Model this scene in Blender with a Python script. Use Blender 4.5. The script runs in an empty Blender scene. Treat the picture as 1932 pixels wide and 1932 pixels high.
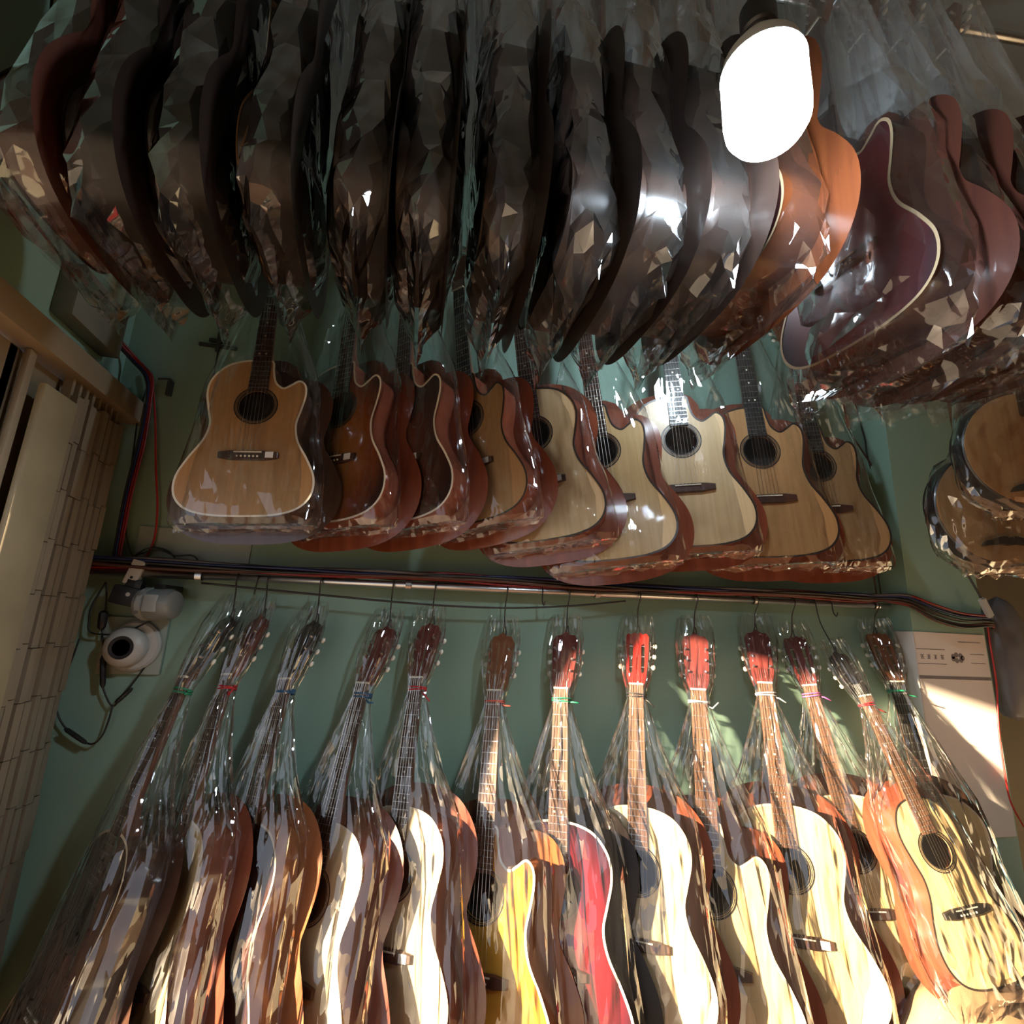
import bpy, bmesh, math, random
from mathutils import Vector, Matrix, noise

# ------------------------------------------------------------------ camera, world, sun, exposure
SC = bpy.context.scene
COL = SC.collection
YAW, PITCH, ROLL, FPX = math.radians(11.7), math.radians(13.2), math.radians(2.5), 970.0
CAM = Vector((0, 0, 1.5))
_f = Vector((math.sin(YAW) * math.cos(PITCH), math.cos(YAW) * math.cos(PITCH), math.sin(PITCH)))
_r0 = Vector((math.cos(YAW), -math.sin(YAW), 0)); _u0 = _r0.cross(_f)
_r = _r0 * math.cos(ROLL) + _u0 * math.sin(ROLL)
_u = -_r0 * math.sin(ROLL) + _u0 * math.cos(ROLL)
cd = bpy.data.cameras.new('camera'); cam = bpy.data.objects.new('camera', cd); COL.objects.link(cam)
cd.sensor_width = 36; cd.sensor_fit = 'HORIZONTAL'; cd.lens = 36 * FPX / 1932; cd.clip_start = .02
cam.matrix_world = Matrix.Translation(CAM) @ Matrix((_r, _u, -_f)).transposed().to_4x4()
SC.camera = cam

w = bpy.data.worlds.new('world'); SC.world = w; w.use_nodes = True
bg = w.node_tree.nodes['Background']; bg.inputs[0].default_value = (.80, .86, 1.0, 1); bg.inputs[1].default_value = .6

AZ, EL = math.radians(75), math.radians(13.7)
sd = bpy.data.lights.new('sun', 'SUN'); sd.energy = 29; sd.color = (1.0, .78, .52); sd.angle = math.radians(1.0)
sun = bpy.data.objects.new('sun', sd); COL.objects.link(sun); sun.location = (-6, -1, 4)
sun.rotation_euler = Vector((math.sin(AZ) * math.cos(EL), math.cos(AZ) * math.cos(EL), -math.sin(EL))).to_track_quat('-Z', 'Y').to_euler()

vs = SC.view_settings; vs.view_transform = 'Standard'; vs.look = 'None'; vs.exposure = 0.62; vs.gamma = 1; vs.use_curve_mapping = False
cy = SC.cycles
cy.transparent_max_bounces = 24; cy.max_bounces = 6; cy.diffuse_bounces = 3; cy.glossy_bounces = 3
cy.use_adaptive_sampling = True; cy.adaptive_threshold = .06; cy.adaptive_min_samples = 16
cy.caustics_reflective = False; cy.caustics_refractive = False; cy.sample_clamp_indirect = 6; cy.use_denoising = True

rnd = random.Random(7)
def ray(px, py): return _r * ((px - 966) / FPX) + _u * ((966 - py) / FPX) + _f
def at(px, py, Y): d = ray(px, py); return CAM + d * (Y / d.y)
def atx(px, py, X): d = ray(px, py); return CAM + d * (X / d.x)

# ------------------------------------------------------------------ materials
MATS = {}
def new_mat(name):
    m = bpy.data.materials.new(name); m.use_nodes = True
    nt = m.node_tree; nt.nodes.clear()
    out = nt.nodes.new('ShaderNodeOutputMaterial')
    return m, nt, out
def N(nt, t, **k):
    n = nt.nodes.new('ShaderNode' + t)
    for a, b in k.items(): setattr(n, a, b)
    return n
def L(nt, a, b): nt.links.new(a, b)
def c4(c): return (c[0], c[1], c[2], 1)
def plain(name, col, rough=.5, metal=0, coat=0, var=.12, scale=9, bump=0, spec=.5):
    """principled with a little colour mottling"""
    if name in MATS: return MATS[name]
    m, nt, out = new_mat(name)
    b = N(nt, 'BsdfPrincipled'); L(nt, b.outputs[0], out.inputs[0])
    b.inputs['Roughness'].default_value = rough; b.inputs['Metallic'].default_value = metal
    b.inputs['Coat Weight'].default_value = coat; b.inputs['Coat Roughness'].default_value = .08
    b.inputs['Specular IOR Level'].default_value = spec
    tc = N(nt, 'TexCoord'); no = N(nt, 'TexNoise'); no.inputs['Scale'].default_value = scale; no.inputs['Detail'].default_value = 5
    L(nt, tc.outputs['Object'], no.inputs['Vector'])
    rp = N(nt, 'ValToRGB'); L(nt, no.outputs['Fac'], rp.inputs[0])
    rp.color_ramp.elements[0].position = .3; rp.color_ramp.elements[1].position = .7
    rp.color_ramp.elements[0].color = c4([x * (1 - var) for x in col]); rp.color_ramp.elements[1].color = c4([min(1, x * (1 + var)) for x in col])
    L(nt, rp.outputs[0], b.inputs['Base Color'])
    if bump:
        bp = N(nt, 'Bump'); bp.inputs['Strength'].default_value = bump; bp.inputs['Distance'].default_value = .003
        L(nt, no.outputs['Fac'], bp.inputs['Height']); L(nt, bp.outputs[0], b.inputs['Normal'])
    MATS[name] = m; return m
def wood(name, c0, c1, rough=.35, coat=.4, across=70, along=2.0):
    """grain running along local Z"""
    if name in MATS: return MATS[name]
    m, nt, out = new_mat(name)
    b = N(nt, 'BsdfPrincipled'); L(nt, b.outputs[0], out.inputs[0])
    b.inputs['Roughness'].default_value = rough; b.inputs['Coat Weight'].default_value = coat; b.inputs['Coat Roughness'].default_value = .06
    tc = N(nt, 'TexCoord'); mp = N(nt, 'Mapping'); mp.inputs['Scale'].default_value = (across, across * .4, along)
    L(nt, tc.outputs['Object'], mp.inputs[0])
    no = N(nt, 'TexNoise'); no.inputs['Scale'].default_value = 1; no.inputs['Detail'].default_value = 4; no.inputs['Distortion'].default_value = .4
    L(nt, mp.outputs[0], no.inputs['Vector'])
    rp = N(nt, 'ValToRGB'); L(nt, no.outputs['Fac'], rp.inputs[0])
    rp.color_ramp.elements[0].position = .3; rp.color_ramp.elements[1].position = .7
    rp.color_ramp.elements[0].color = c4(c0); rp.color_ramp.elements[1].color = c4(c1)
    L(nt, rp.outputs[0], b.inputs['Base Color'])
    MATS[name] = m; return m
def burst(name, c0, c1, c2, rough=.25):
    """painted sunburst: centre c0, ring c1, rim c2, centred on the lower bout"""
    if name in MATS: return MATS[name]
    m, nt, out = new_mat(name)
    b = N(nt, 'BsdfPrincipled'); L(nt, b.outputs[0], out.inputs[0])
    b.inputs['Roughness'].default_value = rough; b.inputs['Coat Weight'].default_value = .6; b.inputs['Coat Roughness'].default_value = .05
    tc = N(nt, 'TexCoord'); mp = N(nt, 'Mapping'); mp.inputs['Location'].default_value = (0, 0, .81 / .30)
    mp.inputs['Scale'].default_value = (1 / .19, .01, 1 / .30); L(nt, tc.outputs['Object'], mp.inputs[0])
    ln = N(nt, 'VectorMath', operation='LENGTH'); L(nt, mp.outputs[0], ln.inputs[0])
    rp = N(nt, 'ValToRGB'); L(nt, ln.outputs['Value'], rp.inputs[0])
    e = rp.color_ramp.elements; e[0].position = .25; e[0].color = c4(c0); e[1].position = 1.0; e[1].color = c4(c2)
    x = e.new(.68); x.color = c4(c1)
    L(nt, rp.outputs[0], b.inputs['Base Color'])
    MATS[name] = m; return m
def film(name, haze=.010, gloss=3.0, rough=.035, tint=(.985, .99, .99), scale=22, bump=.2, stretch=.35):
    """clear cellophane: mostly see-through, mirror-like creases"""
    if name in MATS: return MATS[name]
    m, nt, out = new_mat(name)
    tr = N(nt, 'BsdfTransparent'); tr.inputs[0].default_value = c4(tint)
    gl = N(nt, 'BsdfGlossy'); gl.inputs['Roughness'].default_value = rough; gl.inputs[0].default_value = (1, 1, 1, 1)
    df = N(nt, 'BsdfDiffuse'); df.inputs[0].default_value = (.9, .92, .92, 1)
    tl = N(nt, 'BsdfTranslucent'); tl.inputs[0].default_value = (.9, .92, .92, 1)
    tc = N(nt, 'TexCoord'); mp = N(nt, 'Mapping'); mp.inputs['Scale'].default_value = (1, 1, stretch)
    L(nt, tc.outputs['Object'], mp.inputs[0])
    n1 = N(nt, 'TexNoise'); n1.inputs['Scale'].default_value = scale * 2; n1.inputs['Detail'].default_value = 0
    L(nt, mp.outputs[0], n1.inputs['Vector'])
    bp = N(nt, 'Bump'); bp.inputs['Strength'].default_value = bump * 1.6; bp.inputs['Distance'].default_value = .02
    L(nt, n1.outputs[0], bp.inputs['Height']); L(nt, bp.outputs[0], gl.inputs['Normal'])
    fr = N(nt, 'LayerWeight'); fr.inputs['Blend'].default_value = .5; L(nt, bp.outputs[0], fr.inputs['Normal'])
    pw = N(nt, 'Math', operation='POWER'); pw.inputs[1].default_value = 3.2; L(nt, fr.outputs['Facing'], pw.inputs[0])
    sc = N(nt, 'Math', operation='MULTIPLY_ADD'); sc.inputs[1].default_value = .96; sc.inputs[2].default_value = .04; L(nt, pw.outputs[0], sc.inputs[0])
    mu = N(nt, 'Math', operation='MULTIPLY', use_clamp=True); mu.inputs[1].default_value = gloss; L(nt, sc.outputs[0], mu.inputs[0])
    hz = N(nt, 'MixShader'); hz.inputs[0].default_value = .5; L(nt, df.outputs[0], hz.inputs[1]); L(nt, tl.outputs[0], hz.inputs[2])
    m1 = N(nt, 'MixShader'); m1.inputs[0].default_value = haze; L(nt, tr.outputs[0], m1.inputs[1]); L(nt, hz.outputs[0], m1.inputs[2])
    m2 = N(nt, 'MixShader'); L(nt, mu.outputs[0], m2.inputs[0]); L(nt, m1.outputs[0], m2.inputs[1]); L(nt, gl.outputs[0], m2.inputs[2])
    L(nt, m2.outputs[0], out.inputs[0])
    MATS[name] = m; return m

FILM = film('cellophane')
FILM_M = film('cellophane_fine', haze=.012, gloss=2.0, rough=.04, scale=20, bump=.18)
FILM_H = film('cellophane_gathered', haze=.16, gloss=1.2, rough=.12, scale=12, bump=.15, stretch=.25)
FILM_T = film('cellophane_heavy', haze=.010, gloss=2.2, rough=.04, scale=16, bump=.15, stretch=.6)
M_STEEL = plain('steel', (.55, .55, .56), .3, 1, var=.08)
M_BLACK = plain('black_plastic', (.012, .012, .014), .4)
M_DWIRE = plain('black_wire', (.015, .014, .014), .45)
M_WHITE = plain('white_plastic', (.50, .50, .46), .4, var=.04)
M_IVORY = plain('ivory', (.80, .76, .62), .35, var=.04)
M_PAPER = plain('price_paper', (.80, .80, .80), .7, var=.04)
M_BIND = plain('binding_cream', (.62, .50, .33), .35, var=.05)
M_BINDT = plain('binding_tan', (.30, .22, .13), .4, var=.05)
M_BINDW = plain('binding_white', (.80, .76, .66), .35, var=.05)
M_BINDK = plain('binding_black', (.03, .022, .018), .35)
M_ROSE = wood('rosewood', (.030, .012, .008), (.075, .030, .018), .45, .1)
M_EBONY = wood('ebony', (.008, .007, .007), (.022, .018, .016), .4, .1)
M_NECK = wood('neck_mahogany', (.13, .045, .022), (.22, .085, .042), .35, .4, 40)
M_STR = plain('string_metal', (.75, .70, .60), .3, 1, var=.03)
M_HOLESHADE = plain('inside_wood', (.02, .013, .009), .9)  # near-black colour standing in for the shade within the sound hole

# ------------------------------------------------------------------ mesh helpers
def link(name, me, mat, parent=None):
    o = bpy.data.objects.new(name, me); COL.objects.link(o)
    if mat and not me.materials: me.materials.append(mat)
    if parent: o.parent = parent
    return o
def from_bm(name, bm, mat, parent=None, smooth=None):
    bmesh.ops.recalc_face_normals(bm, faces=bm.faces)
    me = bpy.data.meshes.new(name); bm.to_mesh(me); bm.free()
    if smooth is not None:
        me.polygons.foreach_set('use_smooth', [True] * len(me.polygons))
        if smooth < 179: me.set_sharp_from_angle(angle=math.radians(smooth))
    return link(name, me, mat, parent)
def tag(o, label, cat=None, group=None, kind=None):
    if label: o['label'] = label
    if cat: o['category'] = cat
    if group: o['group'] = group
    if kind: o['kind'] = kind
    return o
def empty(name, loc=(0, 0, 0)):
    o = bpy.data.objects.new(name, None); COL.objects.link(o); o.location = loc; o.empty_display_size = .05; return o
def bx(bm, x0, x1, y0, y1, z0, z1, M=None):
    vs = [bm.verts.new((x, y, z)) for x in (x0, x1) for y in (y0, y1) for z in (z0, z1)]
    for f in ((0, 1, 3, 2), (4, 6, 7, 5), (0, 4, 5, 1), (2, 3, 7, 6), (0, 2, 6, 4), (1, 5, 7, 3)): bm.faces.new([vs[i] for i in f])
    if M: bmesh.ops.transform(bm, matrix=M, verts=vs)
    return vs
def box(name, x0, x1, y0, y1, z0, z1, mat, parent=None, bev=0):
    bm = bmesh.new(); bx(bm, x0, x1, y0, y1, z0, z1)
    if bev: bmesh.ops.bevel(bm, geom=bm.edges[:], offset=bev, segments=2, profile=.6, affect='EDGES')
    return from_bm(name, bm, mat, parent, 40 if bev else None)
def catmull(P, n):
    out = []
    for i in range(len(P) - 1):
        p0 = P[max(i - 1, 0)]; p1 = P[i]; p2 = P[i + 1]; p3 = P[min(i + 2, len(P) - 1)]
        for k in range(n):
            t = k / n
            out.append(tuple(.5 * ((2 * b) + (-a + c) * t + (2 * a - 5 * b + 4 * c - d) * t * t + (-a + 3 * b - 3 * c + d) * t ** 3) for a, b, c, d in zip(p0, p1, p2, p3)))
    out.append(tuple(P[-1])); return out
def tube_bm(bm, pts, r, n=6, cap=True):
    pts = [Vector(p) for p in pts]; rings = []
    prev = None
    for i, p in enumerate(pts):
        t = (pts[min(i + 1, len(pts) - 1)] - pts[max(i - 1, 0)])
        if t.length < 1e-9: t = Vector((0, 0, 1))
        t.normalize()
        a = prev - t * prev.dot(t) if prev else t.orthogonal()
        if a.length < 1e-6: a = t.orthogonal()
        a.normalize(); prev = a; b = t.cross(a)
        rr = r[i] if isinstance(r, (list, tuple)) else r
        rings.append([bm.verts.new(p + (a * math.cos(2 * math.pi * k / n) + b * math.sin(2 * math.pi * k / n)) * rr) for k in range(n)])
    for A, B in zip(rings, rings[1:]):
        for k in range(n): bm.faces.new((A[k], A[(k + 1) % n], B[(k + 1) % n], B[k]))
    if cap: bm.faces.new(rings[0][::-1]); bm.faces.new(rings[-1])
def tube(name, pts, r, mat, parent=None, n=6, smooth_n=6):
    bm = bmesh.new(); tube_bm(bm, catmull([tuple(p) for p in pts], smooth_n) if smooth_n else pts, r, n)
    return from_bm(name, bm, mat, parent, 180)
def lathe_bm(bm, prof, n=24, M=None, capends=True):
    """prof: (radius, height along local z)"""
    rings = []
    for r_, z_ in prof:
        rings.append([bm.verts.new((max(r_, 1e-4) * math.cos(2 * math.pi * k / n), max(r_, 1e-4) * math.sin(2 * math.pi * k / n), z_)) for k in range(n)])
    for A, B in zip(rings, rings[1:]):
        for k in range(n): bm.faces.new((A[k], A[(k + 1) % n], B[(k + 1) % n], B[k]))
    if capends: bm.faces.new(rings[0][::-1]); bm.faces.new(rings[-1])
    if M: bmesh.ops.transform(bm, matrix=M, verts=[v for R_ in rings for v in R_])
def lathe(name, prof, mat, parent=None, M=None, n=24, smooth=35):
    bm = bmesh.new(); lathe_bm(bm, prof, n, M); return from_bm(name, bm, mat, parent, smooth)

# ------------------------------------------------------------------ room
D = 1.64            # back wall
XL = -.88           # left side: open shop front with folded gate
XP, YP = 1.80, 1.54 # pillar
H = 3.2
M_WALL = None
def wall_mat():
    m, nt, out = new_mat('green_paint')
    b = N(nt, 'BsdfPrincipled'); L(nt, b.outputs[0], out.inputs[0]); b.inputs['Roughness'].default_value = .55
    tc = N(nt, 'TexCoord'); no = N(nt, 'TexNoise'); no.inputs['Scale'].default_value = 1.7; no.inputs['Detail'].default_value = 6
    L(nt, tc.outputs['Object'], no.inputs['Vector'])
    rp = N(nt, 'ValToRGB'); L(nt, no.outputs['Fac'], rp.inputs[0]); e = rp.color_ramp.elements
    e[0].position = .35; e[0].color = (.235, .365, .275, 1); e[1].position = .7; e[1].color = (.27, .43, .355, 1)
    L(nt, rp.outputs[0], b.inputs['Base Color'])
    n2 = N(nt, 'TexNoise'); n2.inputs['Scale'].default_value = 30; L(nt, tc.outputs['Object'], n2.inputs['Vector'])
    bp = N(nt, 'Bump'); bp.inputs['Strength'].default_value = .12; bp.inputs['Distance'].default_value = .004
    L(nt, n2.outputs['Fac'], bp.inputs['Height']); L(nt, bp.outputs[0], b.inputs['Normal'])
    return m
M_WALL = wall_mat()
M_CEIL = plain('ceiling_paint', (.13, .145, .135), .7, var=.15, scale=2)
M_FLOOR = plain('floor_tile', (.17, .10, .065), .35, var=.15, scale=3)
M_DIM = plain('dim_wall', (.18, .16, .12), .8, var=.15, scale=3)
M_STREET = plain('street', (.22, .19, .16), .85, var=.2, scale=1)
M_BEIGE = plain('gate_enamel', (.27, .22, .15), .42, var=.10, scale=5)
M_BEIGE2 = plain('gate_panel_enamel', (.29, .245, .15), .45, var=.14, scale=7)

def st(o): o['kind'] = 'structure'; return o
st(box('wall_back', XL - .1, XP + .02, D, D + .12, 0, H, M_WALL))
st(box('wall_pillar', XP, 2.125, YP, D + .12, 0, H, M_WALL))
st(box('wall_recess', 2.12, 3.6, D + .25, D + .37, 0, H, M_DIM))
st(box('wall_right', 3.5, 3.6, -2.3, D + .3, 0, H, M_DIM))
st(box('wall_front', XL - .1, 3.6, -2.4, -2.3, 0, H, M_DIM))
st(box('wall_left', XL - .1, XL, -2.3, D, 2.10, H, M_WALL))
st(box('floor', XL - .1, 3.6, -2.4, D + .3, -.1, 0, M_FLOOR))
st(box('ceiling', XL - .1, 3.6, -2.4, D + .3, H, H + .1, M_CEIL))
st(box('street', -30, XL - .1, -20, 20, -.2, -.06, M_STREET))
# ------------------------------------------------------------------ guitars
UNUT, UBODY, UHOLE, UBRIDGE, UEND = .185, .525, .675, .835, 1.015
HALF = [(0, 0), (.045, -.002), (.095, -.020), (.130, -.062), (.139, -.11), (.127, -.168), (.117, -.215), (.128, -.265), (.160, -.322), (.183, -.378), (.179, -.43), (.146, -.468), (.085, -.486), (0, -.49)]
CUT = [(0, 0), (.030, -.001), (.036, -.035), (.046, -.072), (.070, -.092), (.094, -.080), (.116, -.066), (.133, -.082), (.136, -.115), (.128, -.160), (.118, -.210), (.128, -.265), (.160, -.322), (.183, -.378), (.179, -.43), (.146, -.468), (.085, -.486), (0, -.49)]
def outline(cut=False, k=1.0):
    R_ = catmull(CUT if cut else HALF, 5); Lf = catmull(HALF, 5)
    pts = [(x * k, z - UBODY) for x, z in R_] + [(-x * k, z - UBODY) for x, z in Lf[::-1][1:-1]]
    # the cutaway start sits beside the neck: drop the neck shelf
    return pts
def offset(pts, d):
    n = len(pts); o = []
    for i in range(n):
        a = Vector(pts[i - 1]); b = Vector(pts[(i + 1) % n]); t = (b - a).normalized(); nn = Vector((t.y, -t.x))
        o.append((pts[i][0] - nn.x * d, pts[i][1] - nn.y * d))
    return o
def fill_bm(bm, loops, y):
    es = []
    for lp in loops:
        vs = [bm.verts.new((x, y, z)) for x, z in lp]
        es += [bm.edges.new((vs[i], vs[(i + 1) % len(vs)])) for i in range(len(vs))]
    bmesh.ops.triangle_fill(bm, use_beauty=True, use_dissolve=False, edges=es)
def strip_bm(bm, A, ya, B, yb):
    n = len(A); va = [bm.verts.new((x, ya, z)) for x, z in A]; vb = [bm.verts.new((x, yb, z)) for x, z in B]
    for i in range(n): bm.faces.new((va[i], va[(i + 1) % n], vb[(i + 1) % n], vb[i]))
CACHE = {}
def cached(key, build):
    """build() -> bmesh; returns mesh shared by alike guitars (material is set per object)"""
    if key not in CACHE:
        bm, sm = build()
        bmesh.ops.recalc_face_normals(bm, faces=bm.faces)
        me = bpy.data.meshes.new(key); bm.to_mesh(me); bm.free()
        if sm:
            me.polygons.foreach_set('use_smooth', [True] * len(me.polygons))
            if sm < 179: me.set_sharp_from_angle(angle=math.radians(sm))
        me.materials.append(None); CACHE[key] = me
    return CACHE[key]
def part(name, me, mat, parent):
    o = bpy.data.objects.new(name, me); COL.objects.link(o); o.parent = parent
    o.material_slots[0].link = 'OBJECT'; o.material_slots[0].material = mat
    return o
def circ(r, n=28, cx=0, cz=-UHOLE): return [(cx + r * math.cos(2 * math.pi * i / n), cz + r * math.sin(2 * math.pi * i / n)) for i in range(n)]
def half_w(u):  # fretboard half width
    return .0215 + (.028 - .0215) * (u - UNUT) / .44
TILT = math.radians(13)
HEADM = Matrix.Translation((0, 0, -UNUT)) @ Matrix.Rotation(-TILT, 4, 'X')

def head_outline(slot):
    if slot: P = [(-.024, .0), (-.031, .03), (-.036, .10), (-.038, .165), (-.030, .178), (-.018, .174), (-.010, .182), (0, .176), (.010, .182), (.018, .174), (.030, .178), (.038, .165), (.036, .10), (.031, .03), (.024, .0)]
    else: P = [(-.023, 0), (-.033, .03), (-.036, .09), (-.039, .155), (-.030, .172), (-.014, .174), (0, .186), (.014, .174), (.030, .172), (.039, .155), (.036, .09), (.033, .03), (.023, 0)]
    return P
def build_head(slot):
    bm = bmesh.new(); P = head_outline(slot); loops = [P]
    if slot:
        for s in (-1, 1): loops.append([(s * .013, .045), (s * .013, .135), (s * .022, .142), (s * .025, .135), (s * .024, .045), (s * .018, .038)])
    fill_bm(bm, loops, 0); fill_bm(bm, loops, .017)
    for lp in loops: strip_bm(bm, lp, 0, lp, .017)
    bmesh.ops.remove_doubles(bm, verts=bm.verts, dist=1e-5)
    bmesh.ops.transform(bm, matrix=HEADM, verts=bm.verts)
    return bm, 0
def build_tuner(slot):
    bm = bmesh.new()
    if slot:
        tube_bm(bm, [(0, .008, 0), (-.022, .008, 0)], .003, 8)
        bx(bm, .007, .0095, .001, .016, -.014, .014)
        tube_bm(bm, [(.009, .008, 0), (.016, .008, 0)], .0028, 6)
    else:
        tube_bm(bm, [(0, .018, 0), (0, -.010, 0)], .0035, 8)
        tube_bm(bm, [(-.002, .022, 0), (.017, .022, 0)], .003, 6)
    return bm, 40
def build_button(slot):
    bm = bmesh.new(); y = .008 if slot else .022
    bmesh.ops.create_uvsphere(bm, u_segments=10, v_segments=6, radius=1)
    bmesh.ops.transform(bm, matrix=Matrix.Translation((.023, y, 0)) @ Matrix.Diagonal((.0075, .0045, .0085, 1)), verts=bm.verts)
    return bm, 180
FRET_U = [UNUT + .65 * (1 - 2 ** (-i / 12)) for i in range(1, 20)]

def make_bag(g, prof, seed, mat=FILM, amp=.012, na=32, nu=24, k1=2.2, k2=2.5, nexp=2.4, jit=.35, pleat=0, rj=.28):
    """crinkled clear bag lofted from (u, half width, front y, back y); flat facets like taut cellophane"""
    rr = random.Random(seed); off = Vector((rr.uniform(0, 50), rr.uniform(0, 50), rr.uniform(0, 50)))
    P = catmull([tuple(p) for p in prof], 8); M = len(P)
    verts = []; faces = []
    for i in range(nu + 1):
        for j in range(na):
            t = (i + (rr.uniform(-jit, jit) if 0 < i < nu else 0)) / nu * (M - 1); a = min(int(t), M - 2); fr = t - a
            u, W_, yf, yb = [P[a][k] * (1 - fr) + P[a + 1][k] * fr for k in range(4)]
            cyy = (yf + yb) / 2; hy = max((yb - yf) / 2, .003)
            A = amp * min(1, max(.22, (W_ - .015) / .12))
            th = 2 * math.pi * (j + (0 if pleat else .5 * (i % 2)) + rr.uniform(-jit, jit) * .7) / na; c, s_ = math.cos(th), math.sin(th)
            x = W_ * math.copysign(abs(c) ** (2 / nexp), c); y = cyy + hy * math.copysign(abs(s_) ** (2 / nexp), s_)
            q = Vector((c * k1, s_ * k1, u * k2)) + off
            d = A * (noise.noise(q) * 1.0 + rr.uniform(-rj, rj)) + (pleat * (1 if j % 2 else -1) * max(.15, 1 - abs(u - .3) / .45) * min(1, W_ / .06))
            x += d * c; y += d * s_ if hy > .012 else d * s_ * .3
            verts.append((x, y, -u + (A * rr.uniform(-.8, .8) if i == nu else 0)))
    for i in range(nu):
        for j in range(na):
            j2 = (j + 1) % na; a, b, c_, d_ = i * na + j, i * na + j2, (i + 1) * na + j2, (i + 1) * na + j
            if i % 2: faces += [(a, b, c_), (a, c_, d_)]
            else: faces += [(a, b, d_), (b, c_, d_)]
    me = bpy.data.meshes.new('plastic_bag'); me.from_pydata(verts, [], faces)
    o = link('plastic_bag', me, mat, g); o['label'] = 'clear crinkled plastic bag'
    return o

def guitar(name, label, spec, z_axis, x_hint, hole, s, group, cat='guitar'):
    """spec keys: top, side, back, cut, slot, neckm, headm, boardm, bind, rosette, bridge, pins, sticker, depth, k(width), button"""
    g = empty(name)
    za = z_axis.normalized(); xa = (x_hint - za * x_hint.dot(za)).normalized(); ya = za.cross(xa)
    loc = hole + za * (UHOLE * s)
    g.matrix_world = Matrix.Translation(loc) @ (Matrix((xa, ya, za)).transposed().to_4x4()) @ Matrix.Scale(s, 4)
    tag(g, label, cat, group)
    cut = spec.get('cut', False); k = spec.get('k', 1.0); dp = spec.get('depth', .076); slot = spec.get('slot', False)
    kk = '%d_%.2f_%.3f' % (cut, k, dp); O = outline(cut, k); bnd = spec.get('bind', M_BIND)
    HR = .049
    def b_top():
        bm = bmesh.new(); fill_bm(bm, [offset(O, .0005), circ(HR)], 0); strip_bm(bm, circ(HR), 0, circ(HR), .004); return bm, 0
    def b_side():
        bm = bmesh.new(); strip_bm(bm, O, .0004, O, dp * .5); strip_bm(bm, O, dp * .5, O, dp); bmesh.ops.remove_doubles(bm, verts=bm.verts, dist=1e-5); return bm, 50
    def b_back():
        bm = bmesh.new()
        loops = [offset(O, d) for d in (.0, .03, .06)]
        ys = (dp, dp + .005, dp + .008)
        for i in range(2): strip_bm(bm, loops[i], ys[i], loops[i + 1], ys[i + 1])
        fill_bm(bm, [loops[2]], ys[2]); bmesh.ops.remove_doubles(bm, verts=bm.verts, dist=1e-5); return bm, 60
    def b_bind(y0, sg):
        def f():
            bm = bmesh.new(); a = offset(O, .0045); b = offset(O, -.0012)
            strip_bm(bm, a, y0 - sg * .0008, b, y0 - sg * .0008); strip_bm(bm, b, y0 - sg * .0008, b, y0 + sg * .006); strip_bm(bm, b, y0 + sg * .006, O, y0 + sg * .006)
            bmesh.ops.remove_doubles(bm, verts=bm.verts, dist=1e-5); return bm, 40
        return f
    part('side', cached('side' + kk, b_side), spec['side'], g)
    part('back', cached('back' + kk, b_back), spec.get('back', spec['side']), g)
    part('soundboard', cached('top' + kk, b_top), spec['top'], g)
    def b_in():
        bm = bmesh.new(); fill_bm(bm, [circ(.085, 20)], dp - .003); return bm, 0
    part('hole_shade_disc', cached('inside' + kk, b_in), M_HOLESHADE, g)  # added dark disc before the back, paints the sound hole's shade
    part('binding', cached('bindf' + kk, b_bind(0, 1)), bnd, g)
    part('binding', cached('bindb' + kk, b_bind(dp, -1)), bnd, g)
    def b_ros():
        bm = bmesh.new(); r0, r1 = HR - .0005, HR + .012
        for ra, rb in ((r0, HR + .004), (HR + .0055, HR + .0075), (HR + .009, r1 + .001)):
            strip_bm(bm, circ(ra, 36), -.0007, circ(rb, 36), -.0007)
        return bm, 0
    part('rosette', cached('rosette', b_ros), spec.get('rosette', M_EBONY), g)
    # bridge
    def b_bridge():
        bm = bmesh.new(); P = [(-.082, -.010), (-.082, .008), (-.05, .013), (.05, .013), (.082, .008), (.082, -.010), (.045, -.016), (-.045, -.016)]
        P = [(x, z - UBRIDGE) for x, z in P]; Q = [(x * .97, (z + UBRIDGE) * .8 - UBRIDGE) for x, z in P]
        strip_bm(bm, P, 0, P, -.005); strip_bm(bm, P, -.005, Q, -.0085); fill_bm(bm, [Q], -.0085); bmesh.ops.remove_doubles(bm, verts=bm.verts, dist=1e-5); return bm, 0
    def b_saddle():
        bm = bmesh.new(); bx(bm, -.038, .038, -.0115, -.008, -UBRIDGE + .005, -UBRIDGE + .008); return bm, 0
    def b_pin():
        bm = bmesh.new(); bmesh.ops.create_uvsphere(bm, u_segments=8, v_segments=5, radius=.0030); return bm, 180
    if spec.get('bridge', True):
        br = part('bridge', cached('bridge', b_bridge), spec.get('bridgem', M_ROSE), g)
        part('saddle', cached('saddle', b_saddle), M_IVORY, br)
        if spec.get('pins', True):
            for i in range(6):
                p = part('bridge_pin', cached('bridge_pin', b_pin), M_IVORY, br); p.location = (-.0275 + .011 * i, -.0095, -UBRIDGE - .006)
        if spec.get('sticker'):
            def b_st():
                bm = bmesh.new(); bx(bm, .048, .070, -.0098, -.0088, -UBRIDGE - .010, -UBRIDGE + .008); return bm, 0
            part('price_sticker', cached('sticker', b_st), M_PAPER, br)
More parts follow.
